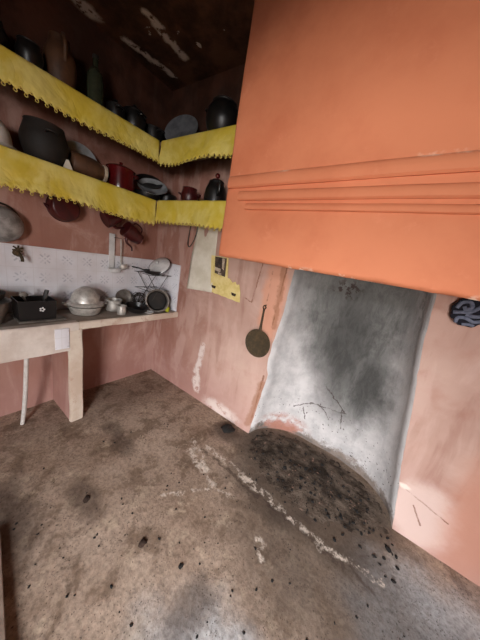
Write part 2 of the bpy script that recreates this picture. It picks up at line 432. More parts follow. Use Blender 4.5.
ZN = 2.0                                  # top of the niche, hidden in the hood
zs = [-.06]+[i*.045 for i in range(int(ZN/.045)+1)]+[ZN]
bm = B()
TH = .16
def col_strip(xa, xb, nx):
    """wall strip between two edge functions of z, solid"""
    fr = []; bk = []
    for z in zs:
        a, b = xa(z), xb(z)
        fr.append([bm.verts.new((a+(b-a)*k/nx, YW+.004*nz(a+(b-a)*k/nx, z, 0, 3), z)) for k in range(nx+1)])
        bk.append([bm.verts.new((a+(b-a)*k/nx, YW+TH, z)) for k in range(nx+1)])
    for r in range(len(zs)-1):
        for k in range(nx):
            bm.faces.new((fr[r][k], fr[r][k+1], fr[r+1][k+1], fr[r+1][k]))
            bm.faces.new((bk[r][k+1], bk[r][k], bk[r+1][k], bk[r+1][k+1]))
rough_l = lambda z: NL(z)+.008*nz(0, z, 3, 14)
rough_r = lambda z: NR(z)+.007*nz(0, z, 8, 14)
col_strip(lambda z: XW-.1, rough_l, 24)
col_strip(rough_r, lambda z: XR+.1, 24)
box(bm, (XW-.1, YW, ZN), (XR+.1, YW+TH, ZC+.05))
wb = struct(obj('wall_back', bm, M_wall))

# the fireplace recess: a rounded hollow in the back wall
bm = B()
NX = 40; rows = []
for z in zs:
    a, b = rough_l(z), rough_r(z)
    D = .34*(1 if z < 1.3 else max(.05, 1-((z-1.3)/.72)**2))
    D += .05*max(0, 1-z/.5)*0
    row = []
    for k in range(NX+1):
        u = -1+2*k/NX
        s = max(0, 1-abs(u)**2.6)**(1/1.7)
        uu = math.copysign(abs(u)**.85, u)
        x = (a+b)/2+(b-a)/2*uu
        y = YW+.002+D*s+.012*nz(x, z, 5, 4)*s
        row.append(bm.verts.new((x, y, z)))
    rows.append(row)
for r0, r1 in zip(rows, rows[1:]):
    for k in range(NX): bm.faces.new((r0[k], r1[k], r1[k+1], r0[k+1]))
nic = struct(obj('wall_fireplace', bm, M_niche))
sm = nic.modifiers.new('thickness', 'SOLIDIFY'); sm.thickness = .06; sm.offset = -1
# make sure the thickness goes away from the room
if nic.data.polygons[len(nic.data.polygons)//2].normal.y > 0: sm.offset = 1

bm = B(); box(bm, (XW-.12, YF-.1, -.06), (XW, YW+.1, ZC+.05)); struct(obj('wall_left', bm, M_wall))
DX0, DX1, DZ = .05, 1.35, 2.12               # doorway in the front wall, behind the camera
bm = B(); box(bm, (XR, YF-.1, -.06), (XR+.15, YW+.1, ZC+.05)); struct(obj('wall_right', bm, M_wall))
bm = B()
box(bm, (XW-.1, YF-.25, -.06), (DX0, YF, ZC+.05)); box(bm, (DX1, YF-.25, -.06), (XR+.15, YF, ZC+.05)); box(bm, (DX0, YF-.25, DZ), (DX1, YF, ZC+.05))
struct(obj('wall_front', bm, M_wall))
bm = B(); box(bm, (XW-.1, YF-.1, ZC), (XR+.25, YW+.1, ZC+.12)); struct(obj('ceiling', bm, M_ceil))
bm = B()
for lo, hi in (((DX0, YF-.12, 0), (DX0+.06, YF-.03, DZ)), ((DX1-.06, YF-.12, 0), (DX1, YF-.03, DZ)), ((DX0, YF-.12, DZ-.06), (DX1, YF-.03, DZ))): box(bm, lo, hi, .005)
struct(obj('door_1', bm, M_doorw))
bm = B(); box(bm, (-7, -10, -.3), (9, YF-.25, -.02)); struct(obj('ground', bm, M_ground))

def fl(x, y):
    """height of the beaten floor, with the ashes piled up towards the back of the hearth"""
    h = .006*nz(x, y, 0, 2.2)+.004*nz(x, y, 1, 7)+.002*nz(x, y, 2, 19)
    return h
bm = B(); nx, ny = 150, 130
x0, x1, y0, y1 = XW-.05, XR+.1, YF-.24, 2.04
g = [[bm.verts.new((x0+(x1-x0)*i/nx, y0+(y1-y0)*j/ny, fl(x0+(x1-x0)*i/nx, y0+(y1-y0)*j/ny))) for i in range(nx+1)] for j in range(ny+1)]
for j in range(ny):
    for i in range(nx): bm.faces.new((g[j][i], g[j][i+1], g[j+1][i+1], g[j+1][i]))
flo = struct(obj('floor', bm, M_floor))
smf = flo.modifiers.new('thickness', 'SOLIDIFY'); smf.thickness = .08; smf.offset = -1

# ------------------------------------------------------------------ chimney hood
HX0, HX1, HY, HZ = -.97, .72, 1.10, 1.505
hood = thing('chimney_hood', 'big orange plastered chimney hood jutting out above the fireplace', 'chimney hood', ((HX0+HX1)/2, YW, HZ))
def loc(o, parent):
    """keep world-space coordinates for a part under a moved thing"""
    o.matrix_parent_inverse = Matrix.Translation(parent.location).inverted() if tuple(parent.rotation_euler) == (0, 0, 0) else parent.matrix_basis.inverted()
    return o
bm = B()
n1, n2 = 70, 60
def hood_front(x, z):
    y = HY+.006*nz(x, z, 0, 2.5)
    e = .02
    if z < HZ+e: y += .018*(1-(z-HZ)/e)**2
    if x < HX0+e: y += .014*(1-(x-HX0)/e)**2
    if x > HX1-e: y += .014*(1-(HX1-x)/e)**2
    return y
def ax(lo, hi, n, e=.02): return [lo, lo+e*.33, lo+e*.66]+[lo+e+(hi-lo-2*e)*k/n for k in range(n+1)]+[hi-e*.66, hi-e*.33, hi]
xs_ = ax(HX0, HX1, n1); zz_ = ax(HZ, ZC, n2)
def hzb(x): return .006*nz(x, 0, 4, 5)+.004*nz(x, 0, 9, 17)
gr = [[bm.verts.new((x, hood_front(x, z), z+(hzb(x) if z < HZ+.03 else 0))) for x in xs_] for z in zz_]
for j in range(len(zz_)-1):
    for i in range(len(xs_)-1): bm.faces.new((gr[j][i], gr[j][i+1], gr[j+1][i+1], gr[j+1][i]))
inner = [[bm.verts.new((x, HY+.08, z)) for x in (HX0+.05, HX1-.05)] for z in (HZ, ZC)]
bm.faces.new((inner[0][0], inner[1][0], inner[1][1], inner[0][1]))
# underside lip
low = gr[0]
for i in range(len(xs_)-1):
    pass
lip = [bm.verts.new((min(max(x, HX0+.05), HX1-.05), HY+.08, HZ)) for x in xs_]
for i in range(len(xs_)-1):
    try: bm.faces.new((low[i+1], low[i], lip[i], lip[i+1]))
    except Exception: pass
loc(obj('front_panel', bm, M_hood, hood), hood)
for a, b in ((HX0, HX0+.07), (HX1-.07, HX1)):
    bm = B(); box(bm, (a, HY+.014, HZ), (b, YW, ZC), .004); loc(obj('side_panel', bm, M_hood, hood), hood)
# three stepped mouldings
def rib(xa, xb, zc, hh, dep, tilt):
    bm = B(); prof = [(0, -hh*.9), (dep*.7, -hh), (dep*.95, -hh*.75), (dep, -hh*.2), (dep*.9, hh*.45), (dep*.6, hh*.85), (0, hh*1.05)]
    cols = []
    n = 40
    for k in range(n+1):
        x = xa+(xb-xa)*k/n; dz = tilt*(x-xa)+.003*nz(x, zc, 2, 4)
        cols.append([bm.verts.new((x, HY+.012-d+.002*nz(x, zc+h, 0, 9), zc+h+dz)) for d, h in prof])
    for a, b in zip(cols, cols[1:]):
        for k in range(len(prof)-1): bm.faces.new((a[k], b[k], b[k+1], a[k+1]))
    bm.faces.new(cols[0]); bm.faces.new(cols[-1][::-1])
    return loc(obj('moulding', bm, M_hood, hood), hood)
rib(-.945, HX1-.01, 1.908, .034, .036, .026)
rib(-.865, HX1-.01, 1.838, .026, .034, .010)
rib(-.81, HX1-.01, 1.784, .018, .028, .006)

# ------------------------------------------------------------------ counter and backsplash
CX = -1.87
ctr = thing('masonry_counter', 'masonry kitchen counter with grey worktop along the left wall', 'counter', (XW, .6, 0))
def slab(lo, hi, n=30):
    bm = B(); box(bm, lo, hi)
    bmesh.ops.subdivide_edges(bm, edges=[e for e in bm.edges if abs(e.verts[0].co.y-e.verts[1].co.y) > .01], cuts=n, use_grid_fill=True)
    for v in bm.verts:
        if v.co.x > CX-.01: v.co.x += .006*nz(v.co.y, v.co.z, 1, 9); v.co.z += .004*nz(v.co.y, 3, 3, 6)
    es = [e for e in bm.edges if e.is_manifold and len(e.link_faces) == 2 and e.calc_face_angle() > 1]
    bmesh.ops.bevel(bm, geom=es, offset=.006, segments=2, affect='EDGES')
    return bm
CY0 = -.55
loc(obj('worktop', slab((XW+.002, CY0, ZT-.05), (CX-.02, YW, ZT)), M_top, ctr), ctr)
loc(obj('worktop_edge', slab((CX-.03, .70, ZT-.055), (CX, YW, ZT+.004)), M_pillar, ctr), ctr)
loc(obj('apron', slab((CX-.07, CY0, .635), (CX-.002, .70, ZT+.003)), M_counter, ctr), ctr)
bm = B(); box(bm, (CX-.012, .545, .665), (CX+.006, .63, ZT-.03), .001); loc(obj('apron_tile', bm, M_tile, ctr), ctr)
bm = B()
pts = []
box(bm, (XW+.002, .635, 0), (CX-.035, .715, ZT-.05)); loc(obj('support_wall', bm, M_wall, ctr), ctr)
bm = B(); box(bm, (CX-.04, .63, -.004), (CX, .722, ZT-.05))
bmesh.ops.subdivide_edges(bm, edges=[e for e in bm.edges if abs(e.verts[0].co.z-e.verts[1].co.z) > .1], cuts=14, use_grid_fill=True)
for v in bm.verts: v.co.x += .008*nz(v.co.y*3, v.co.z, 1, 6); v.co.y += .008*nz(v.co.x, v.co.z, 6, 6)
es = [e for e in bm.edges if len(e.link_faces) == 2 and e.calc_face_angle() > 1]
bmesh.ops.bevel(bm, geom=es, offset=.007, segments=2, affect='EDGES')
loc(obj('pillar', bm, M_pillar, ctr), ctr)

bm = B(); box(bm, (XW+.001, CY0, ZT+.001), (XW+.012, YW, 1.343), .002); tag(obj('tile_backsplash', bm, M_tile), 'long strip of patterned white tiles on the left wall above the counter', 'tiles')
bm = B(); box(bm, (XW+.0125, YW-.012, ZT+.001), (-1.905, YW, 1.343), .002); tag(obj('tile_backsplash', bm, M_tile), 'short return of white tiles on the back wall at the counter end', 'tiles')

# white drain pipe under the counter
pp = tag(obj('drain_pipe', tube(B(), curve([(-2.0, .42, .64), (-2.02, .412, .45), (-2.05, .40, .2), (-2.085, .385, -.003)]), .014, 12), M_plastic),
         'thin white drain pipe running down under the counter, left of its pillar', 'pipe')

# ------------------------------------------------------------------ shelves and their yellow covers
def shelf(label, lo, hi):
    bm = B(); box(bm, lo, hi, .004)
    return tag(obj('wall_shelf', bm, M_board), label, 'shelf', None)
EX = HX0-.004
shelf('upper long plank shelf on the left wall under a yellow cover', (XW, -.45, SU-.03), (XW+SD, YW, SU))
shelf('lower long plank shelf on the left wall under a yellow cover', (XW, -.45, SL-.03), (XW+SD, YW, SL))
shelf('short upper shelf on the back wall between corner and hood', (XW+SD+.001, YW-SD, SU-.03), (EX, YW, SU))
shelf('short lower shelf on the back wall between corner and hood', (XW+SD+.001, YW-SD, SL-.03), (EX, YW, SL))

def cover(label, p0, p1, out, z, drop, seed, amp=.012):
    """oilcloth lying on the shelf edge and hanging down its front, with a scalloped hem"""
    p0 = Vector(p0); p1 = Vector(p1); d = p1-p0; Ln = d.length; d.normalize(); out = Vector(out)
    root = thing('shelf_cover', label, 'shelf cover', (p0.x, p0.y, z), group=None)
    S = .044; n = int(Ln/.0075)
    rows = [(-.05, .003), (-.02, .003), (.002, .0035), (.006, 0)]
    bm = B(); cols = []
    trim = B()
    for k in range(n+1):
        s = Ln*k/n
        sc_ = .022*(1-abs(2*((s/S) % 1)-1))**.8
        dr = drop*(1+.14*nz(s, seed, 0, 2.6)+.02*nz(s, seed, 5, 11))+sc_
        c = []
        for o, zz in rows:
            q = p0+d*s+out*(o+.001); c.append(bm.verts.new((q.x, q.y, z+zz)))
        for j in range(1, 11):
            t = j/10
            f = amp*t*(1.5*nz(s, seed, t*.3, 6)+.7*math.sin(s*13+seed*2+t)+.6*nz(s, t*.4, seed, 15)+.5)
            q = p0+d*s+out*(.008+max(f, -.006*t)); c.append(bm.verts.new((q.x, q.y, z-dr*t)))
        cols.append(c)
        if k % 3 == 0:
            e = c[-1].co; rr = .0075 if (k//3) % 2 == 0 else .006
            a = [Vector((e.x, e.y, e.z-rr*.6))+d.to_3d()*rr*math.cos(2*PI*i/8)+Vector((0, 0, 1))*rr*math.sin(2*PI*i/8) for i in range(8)]
            tube(trim, a, .0026, 5, closed=True)
    for a, b in zip(cols, cols[1:]):
        for k in range(len(a)-1): bm.faces.new((a[k], b[k], b[k+1], a[k+1]))
    o = loc(obj('cloth', bm, M_cloth, root, angle=180), root)
    m = o.modifiers.new('thickness', 'SOLIDIFY'); m.thickness = .0016; m.offset = 0
    loc(obj('lace_trim', trim, M_lace, root), root)
    return root
Z3 = (1, 0, 0)
cover('yellow scalloped cover on the upper shelf of the left wall', (XW+SD, -.42, 0), (XW+SD, YW-SD-.012, 0), Z3, SU, .135, 1)
cover('yellow scalloped cover on the lower shelf of the left wall', (XW+SD, -.42, 0), (XW+SD, YW-SD-.004, 0), Z3, SL, .18, 4, .016)
cover('yellow scalloped cover on the upper back wall shelf beside the hood', (XW+SD+.03, YW-SD, 0), (EX-.01, YW-SD, 0), (0, -1, 0), SU, .16, 7)
cover('yellow scalloped cover on the lower back wall shelf beside the hood', (XW+SD+.03, YW-SD, 0), (EX-.01, YW-SD, 0), (0, -1, 0), SL, .165, 9)

# ------------------------------------------------------------------ pots and pans
def shell(prof, t=.004):
    """outer profile (r,z from bottom centre up) closed by an inner one"""
    inn = [(max(r-t, 0), z+(t if i < 2 else 0)) for i, (r, z) in enumerate(prof)]
    inn[0] = (0, prof[0][1]+t)
    return [(0, prof[0][1])]+[p for p in prof if p[0] > 0]+[p for p in inn[::-1]]

def smoothprof(P, n=5):
    return [(max(v.x, 0), v.y) for v in (Vector((p.x, p.y)) for p in curve([(a, b, 0) for a, b in P], n))]

def side_handle(bm, r, z, ang, w=.05, out=.03, th=.006):
    M = RZ(ang)
    return tube(bm, curve([(r-.004, -w/2, z), (r+out*.8, -w/2, z+.004), (r+out, 0, z+.006), (r+out*.8, w/2, z+.004), (r-.004, w/2, z)], 5), th, 8, M=M)

def pot(name, label, cat, loc_, prof, mat, lid=None, lidmat=None, knob=True, handles=True, rot=(0, 0, 0), group=None, hz=None, hr=None, ang=20, rim=True):
    t = thing(name, label, cat, loc_, rot, group)
    P = smoothprof(prof)
    bm = B(); lathe(bm, shell(P)); 
    if rim: tube(bm, [(P[-1][0]*math.cos(2*PI*k/32), P[-1][0]*math.sin(2*PI*k/32), P[-1][1]) for k in range(32)], .0035, 6, closed=True)
    obj('pot_body', bm, mat, t)
    top = P[-1]
    if handles:
        for a in (ang, ang+180):
            obj('side_handle', side_handle(B(), hr or top[0], hz or top[1]-.025, a), mat, t)
    if lid is not None:
        bm = B(); r = top[0]+.004; lathe(bm, [(0, top[1]+lid), (r*.5, top[1]+lid*.86), (r*.85, top[1]+lid*.4), (r, top[1]+.002), (r-.004, top[1]), (r*.8, top[1]+lid*.3), (0, top[1]+lid-.005)])
        lo_ = obj('lid', bm, lidmat or mat, t)
        if knob:
            bm = B(); lathe(bm, [(0, top[1]+lid-.003), (.006, top[1]+lid), (.007, top[1]+lid+.008), (.014, top[1]+lid+.014), (.013, top[1]+lid+.022), (0, top[1]+lid+.026)], 16)
            obj('knob', bm, lidmat or mat, lo_)
    return t

def plate(name, label, cat, loc_, r, mat, rot=(0, 0, 0), dep=.02, group=None):
    bm = B(); lathe(bm, [(0, 0), (r*.62, 0), (r*.7, dep*.3), (r, dep), (r+.002, dep+.002), (r, dep+.004), (r*.7, dep*.3+.005), (r*.6, .005), (0, .005)])
    o = obj(name, bm, mat); o.location = loc_; o.rotation_euler = rot
    return tag(o, label, cat, group)
D = math.radians

# lower shelf, left to right
z = SL+.005
plate('enamel_plate', 'white enamel plate at the left end of the lower shelf, under a bowl', 'plate', (-2.105, .345, z), .115, M_white)
bm = B(); lathe(bm, shell(smoothprof([(.045, 0), (.06, .004), (.095, .05), (.108, .125)])), M=TR(0, 0, .125) @ RX(180)); o = obj('enamel_bowl', bm, M_white)
o.location = (-2.105, .335, z+.0265); tag(o, 'upturned white enamel bowl at the left end of the lower shelf', 'bowl')
pot('clay_pot', 'large black clay pot on the lower shelf, beside the brown jar', 'pot', (-2.11, .60, z),
    [(.075, 0), (.10, .03), (.122, .09), (.124, .14), (.108, .195), (.10, .225)], M_blackclay, handles=True, hz=.17, hr=.112, ang=0)
# scrap of paper
bm = B(); sheet(bm, [(-.034, 0), (.03, 0), (.006, .066), (-.008, .066)], .006, lambda u, v, w: Vector((-w-.10*v*0, u, v)))
o = obj('paper_scrap', bm, M_paper); o.location = (-2.02, .695, z); o.rotation_euler = (0, D(-8), 0)
tag(o, 'small white paper scrap standing between the black clay pot and brown jar', 'paper')
t = thing('stoneware_jar', 'brown stoneware jar lying on its side on the lower shelf', 'jar', (-2.10, .733, z+.075), (0, 0, D(-4)))
bm = B(); lathe(bm, shell(smoothprof([(.05, 0), (.066, .012), (.074, .08), (.07, .15), (.052, .19), (.05, .215)]), .006), M=RX(-90)); obj('jar_body', bm, M_brown, t)
bm = B(); lathe(bm, [(.050, .205), (.058, .21), (.058, .225), (.046, .225), (.046, .205)], M=RX(-90), closed=True); obj('jar_rim', bm, M_pale, t)
plate('tin_plate', 'pale grey plate leaning on the wall behind the lying brown jar', 'plate', (-2.215, .835, z+.125), .122, M_grey, (0, D(76), 0))
pot('enamel_pot', 'shiny dark red enamel pot with knobbed lid on the lower shelf', 'pot', (-2.10, 1.085, z),
    [(.095, 0), (.103, .012), (.105, .09), (.105, .155)], M_red, lid=.03, ang=40, hz=.12)
pot('frying_pan', 'black frying pan on the lower shelf, right of the red lidded pot', 'pan', (-2.10, 1.325, z),
    [(.08, 0), (.1, .01), (.115, .05)], M_black, handles=False)
plate('enamel_dish', 'white rimmed grey dish tilted in the black pans near the shelf corner', 'dish', (-2.07, 1.36, z+.095), .125, M_grey, (D(22), D(34), 0), .03)
plate('black_lid', 'black pan lid stacked on top of the tilted grey dish', 'lid', (-2.135, 1.36, z+.15), .115, M_black, (D(20), D(34), 0), .018)
pot('saucepan', 'black saucepan in the shelf corner behind the tilted grey dish', 'pan', (-2.09, 1.53, z),
    [(.06, 0), (.07, .01), (.085, .07), (.085, .1)], M_black, handles=False)
pot('enamel_cup', 'small dark red enamel cup on the lower back shelf', 'cup', (-1.70, 1.47, z),
    [(.045, 0), (.062, .02), (.072, .07), (.062, .115), (.058, .13)], M_red2, handles=True, hz=.08, hr=.068, ang=200)
t = thing('coffee_kettle', 'black kettle with red lid knob on the lower shelf beside the hood', 'kettle', (-1.40, 1.47, z))
bm = B(); lathe(bm, shell(smoothprof([(.075, 0), (.086, .015), (.083, .1), (.062, .15), (.058, .17)]))); obj('pot_body', bm, M_black, t)
obj('spout', tube(B(), curve([(.07, 0, .06), (.11, 0, .08), (.12, 0, .13), (.135, 0, .15)], 5), .011, 10, M=RZ(-35)), M_black, t)
obj('handle', tube(B(), curve([(-.066, 0, .14), (-.115, 0, .13), (-.12, 0, .07), (-.082, 0, .05)], 6), .007, 8, M=RZ(-35)), M_black, t)
bm = B(); lathe(bm, [(0, .192), (.03, .188), (.06, .17), (.05, .168), (0, .185)]); l_ = obj('lid', bm, M_black, t)
bm = B(); ball(bm, (0, 0, .215), .019); tube(bm, [(0, 0, .185), (0, 0, .205)], .005); obj('knob', bm, M_red, l_)

# upper shelf
z = SU+.005
pot('clay_pot', 'dark clay pot at the far left end of the upper shelf', 'pot', (-2.12, .335, z),
    [(.07, 0), (.1, .03), (.12, .08), (.105, .13), (.1, .145)], M_blackclay, ang=0)
pot('clay_pot', 'second dark clay pot from the left end of the upper shelf', 'pot', (-2.06, .53, z),
    [(.045, 0), (.055, .03), (.062, .07), (.052, .11), (.05, .12)], M_black, handles=False)
t = thing('stoneware_jug', 'big brown jug with handle on the upper shelf, left of the green bottle', 'jug', (-2.11, .69, z))
bm = B(); lathe(bm, shell(smoothprof([(.055, 0), (.072, .02), (.085, .1), (.08, .18), (.058, .235), (.054, .27)]), .006)); obj('jug_body', bm, M_brown, t)
obj('handle', tube(B(), curve([(.05, -.0, .255), (.1, -.01, .26), (.125, -.01, .2), (.09, -.0, .14)], 6), .01, 8, M=RZ(0) @ TR(-.01, 0, 0)), M_brown, t)
t = thing('glass_bottle', 'dusty green glass bottle standing on the upper shelf', 'bottle', (-2.09, .885, z))
bm = B(); lathe(bm, shell(smoothprof([(.045, 0), (.05, .01), (.05, .18), (.036, .225), (.018, .25), (.017, .30)]))); obj('bottle_body', bm, M_glass, t)
bm = B(); lathe(bm, [(.0, .29), (.0185, .29), (.0185, .312), (0, .314)], 16); obj('stopper', bm, M_blackclay, t)
pot('small_pot', 'small black lidded pot on the upper shelf, right of the bottle', 'pot', (-2.06, 1.01, z),
    [(.045, 0), (.058, .02), (.06, .07), (.056, .085)], M_black, lid=.018, ang=0, hz=.06, hr=.058)
pot('lidded_pot', 'shiny black lidded pot, middle of three on the upper shelf', 'pot', (-2.08, 1.165, z),
    [(.06, 0), (.078, .02), (.084, .08), (.076, .13)], M_black, lid=.028, ang=10, hz=.1)
pot('open_pan', 'black pan near the corner of the upper shelf', 'pan', (-2.12, 1.362, z),
    [(.08, 0), (.094, .015), (.1, .08), (.1, .11)], M_black, ang=0)
plate('enamel_plate', 'grey enamel plate leaning in the corner of the upper shelf', 'plate', (-1.90, 1.49, z+.135), .15, M_dgrey, (D(66), 0, D(20)))
plate('black_lid', 'black round lid leaning on the wall behind the grey plate', 'lid', (-2.0, 1.585, z+.125), .13, M_black, (D(78), 0, D(6)), .02)
pot('round_pot', 'big round black pot on the upper back shelf beside the hood', 'pot', (-1.42, 1.47, z),
    [(.06, 0), (.095, .03), (.124, .1), (.118, .17), (.09, .215), (.088, .23)], M_black, lid=.03, ang=20, hz=.18, hr=.11)

# ------------------------------------------------------------------ hanging on the left wall under the shelf
def nail(p, d=(1, 0, 0), L=.03):
    pass
# aluminium pan, its bottom to the room
def hung(prof, mat, t, name='pan_body', M=None):
    bm = B(); P = smoothprof(prof); lathe(bm, shell(P), M=(M or Matrix()) @ RY(-90)); 
    return obj(name, bm, mat, t)
t = thing('aluminium_pot', 'grey aluminium pot hanging on the left wall above the tiles', 'pot', (XW+.12, .385, 1.465))
hung([(.0, -.02), (.05, -.012), (.085, .012), (.108, .05), (.112, .115), (.118, .12)], M_alu2, t)
obj('bail_handle', tube(B(), curve([(-.115, -.115, .03), (-.105, -.07, .10), (-.10, 0, .128), (-.105, .07, .10), (-.115, .115, .03)], 6), .006, 8), M_wire, t)
t = thing('enamel_saucepan', 'round maroon saucepan hanging alone below the yellow cover, bottom showing', 'saucepan', (XW+.10, .735, 1.655))
hung([(.06, 0), (.088, .008), (.096, .05), (.098, .088), (.103, .094)], M_red2, t)
obj('handle', tube(B(), curve([(-.09, 0, .095), (-.088, 0, .16), (-.09, 0, .2)], 5), [.009]*10+[.011], 8), M_red2, t)
bm = B(); tube(bm, curve([(-.07, -.085, -.02), (-.06, -.108, -.012), (-.05, -.125, .0)], 4), [.022, .02, .018, .015, .012, .01, .008, .006, .004], 8); obj('pouring_lip', bm, M_red2, t)
def coffee_pot(label, loc_, rot, s=1):
    t = thing('coffee_pot', label, 'coffee pot', loc_, rot, None); t.scale = (s, s, s)
    bm = B(); lathe(bm, shell(smoothprof([(.07, -.085), (.078, -.07), (.068, .03), (.055, .085), (.058, .095)]))); obj('pot_body', bm, M_red2, t)
    obj('spout', tube(B(), curve([(0, .06, -.03), (0, .105, .0), (0, .115, .06), (0, .145, .085)], 6), [.018, .018, .017, .016, .015, .014, .013, .012, .011, .011, .01, .01, .009, .009, .008, .008, .008, .008, .008], 10), M_red2, t)
    obj('handle', tube(B(), curve([(0, -.055, .075), (0, -.105, .06), (0, -.11, -.01), (0, -.072, -.04)], 6), .007, 8), M_red2, t)
    return t
coffee_pot('maroon coffee pot hanging with its spout pointing to the corner', (XW+.115, 1.235, 1.565), (D(-118), 0, D(0)), .92)
coffee_pot('maroon coffee pot hanging higher, half under the yellow cover', (XW+.105, 1.06, 1.665), (D(-62), 0, 0), .85)

# utensil rail with ladles
t = thing('utensil_rack', 'narrow white enamel utensil rack with drip tray above the tiles', 'rack', (XW+.013, 1.12, 1.22))
bm = B(); box(bm, (0, -.04, 0), (.012, .008, .315), .003); obj('back_plate', bm, M_white, t)
bm = B(); box(bm, (.010, .0, .283), (.018, .066, .288), .002); obj('hook_rail', bm, M_wire, t)
bm = B(); lathe(bm, shell(smoothprof([(.02, 0), (.034, .006), (.042, .03), (.044, .04)]), .003), 20, M=TR(.048, -.005, -.03) @ Matrix.Diagonal((.9, 1.5, 1, 1))); obj('drip_tray', bm, M_white, t)
t = thing('soup_ladle', 'steel ladle hanging from the white utensil rack', 'ladle', (XW+.04, 1.175, 1.50))
obj('handle', tube(B(), curve([(0, 0, 0), (.002, .002, -.1), (.002, .004, -.2), (.006, .01, -.235)], 6), .0055, 8), M_alu, t)
bm = B(); lathe(bm, shell(smoothprof([(.008, 0), (.03, .008), (.04, .03), (.042, .036)]), .0025), 24, M=TR(.03, .03, -.272) @ RX(18) @ RY(-30)); obj('bowl', bm, M_alu, t)

# dark tap on the tiles
t = thing('wall_tap', 'small dark metal tap on the tiles below the aluminium pot', 'tap', (XW+.012, .455, 1.285))
bm = B(); lathe(bm, [(0, 0), (.022, 0), (.022, .006), (.012, .008), (.011, .045), (.0, .047)], 16, M=RY(90)); ball(bm, (.04, 0, -.004), .018); obj('tap_body', bm, M_iron, t)
obj('spout', tube(B(), curve([(.035, 0, -.004), (.065, .006, -.006), (.078, .012, -.03), (.08, .012, -.05)], 5), .0095, 10), M_iron, t)
bm = B()
for a in (20, 80, 140):
    c, s = math.cos(D(a)), math.sin(D(a)); tube(bm, [(.045, -.03*c, .03-.026*s), (.045, .03*c, .03+.026*s)], .0055, 8)
tube(bm, [(.04, 0, 0), (.045, 0, .03)], .007); obj('cross_handle', bm, M_iron, t)

# ------------------------------------------------------------------ on the counter
z = ZT+.003
bm = B(); box(bm, (-2.21, .385, z), (-1.96, .65, z+.010), .004); o = obj('baking_tray', bm, M_alud); tag(o, 'flat dark tray on the worktop under the black tin', 'tray')
t = thing('metal_tin', 'square black metal tin full of utensils on the counter', 'tin', (-2.065, .492, z+.0105))
bm = B()
a, b, h = .085, .105, .135
out = [[(-a*.94, -b*.94, 0), (a*.94, -b*.94, 0), (a*.94, b*.94, 0), (-a*.94, b*.94, 0)], [(-a, -b, h), (a, -b, h), (a, b, h), (-a, b, h)]]
inn = [[(x*.96, y*.96, zz_2) for x, y, zz_2 in r] for r in ([(p[0], p[1], .006) for p in out[0]], out[1])]
V4 = [[bm.verts.new(p) for p in r] for r in (out[0], out[1], inn[1], inn[0])]
for r0, r1 in zip(V4, V4[1:]):
    for k in range(4): bm.faces.new((r0[k], r0[(k+1) % 4], r1[(k+1) % 4], r1[k]))
bm.faces.new(V4[0][::-1]); bm.faces.new(V4[3])
obj('tin_body', bm, M_black, t, smooth=False)
bm = B()
for k in range(5):
    A = 2*PI*k/5; M = TR(a*.985+.0005, .02+.011*math.cos(A), .075+.011*math.sin(A)) @ RY(90)
    lathe(bm, [(0, 0), (.006, 0), (.006, .0012), (0, .0014)], 10, M=M)
obj('flower_mark', bm, M_white, t)
uz = z+.0115+.012
def utensil(name, label, p0, p1, mat, r=.006, blade=None, cat='utensil'):
    t = thing(name, label, cat, p0); q = Vector(p1)-Vector(p0)
    obj('shaft', tube(B(), [(0, 0, 0), q*.5, q*.62, q], [r*.6, r*.6, r, r*1.1], 8), mat, t)
    if blade: 
        bm = B(); ball(bm, q, blade, s=(.3, 1, .8)); obj('head', bm, mat, t)
    return t
utensil('kitchen_knife', 'black knife handle sticking up from the black tin', (-2.07, .517, uz), (-2.05, .562, uz+.185), M_black, .013)
utensil('serving_fork', 'thin dark fork leaning left out of the black tin', (-2.05, .487, uz), (-2.01, .42, uz+.15), M_wire, .005)
utensil('skimmer_spoon', 'dark spoon with its bowl up in the black tin', (-2.08, .467, uz), (-2.09, .442, uz+.145), M_alud, .005, .024)
utensil('whisk', 'dark metal rod leaning right out of the black tin', (-2.04, .487, uz), (-2.04, .56, uz+.15), M_wire, .004)
t = thing('enamel_basin', 'dull metal basin at the left end of the counter', 'basin', (-2.06, .232, z))
bm = B(); lathe(bm, shell(smoothprof([(.09, 0), (.1, .01), (.125, .1), (.135, .14), (.142, .145)]))); obj('basin_body', bm, M_alud, t)
for a_ in (0, 180): obj('side_handle', side_handle(B(), .132, .12, a_), M_alud, t)
t = thing('round_pan', 'dark pan resting in the metal basin at the counter left end', 'pan', (-2.06, .235, z+.146))
bm = B(); lathe(bm, shell(smoothprof([(.08, 0), (.1, .008), (.115, .05)]))); obj('pan_body', bm, M_blackclay, t)
obj('handle', tube(B(), curve([(.105, 0, .042), (.15, 0, .055), (.23, 0, .06)], 5), .008, 8, M=RZ(-90)), M_blackclay, t)

# domed aluminium pot
t = thing('aluminium_casserole', 'wide aluminium pan with a domed cover on the counter', 'casserole', (-2.10, .83, z))
bm = B(); lathe(bm, shell(smoothprof([(.085, 0), (.10, .006), (.118, .05), (.122, .066), (.132, .070)]))); obj('pan_body', bm, M_alu, t)
bm = B(); lathe(bm, [(0, .225), (.03, .221), (.07, .195), (.098, .15), (.108, .105), (.128, .095), (.134, .086), (.13, .076), (.12, .076), (.104, .1), (.09, .15), (.06, .19), (0, .218)], 40); d_ = obj('domed_cover', bm, M_alu, t)
obj('side_handle', side_handle(B(), .128, .082, 265, .06, .026), M_alu, t); obj('side_handle', side_handle(B(), .128, .082, 85, .06, .026), M_alu, t)

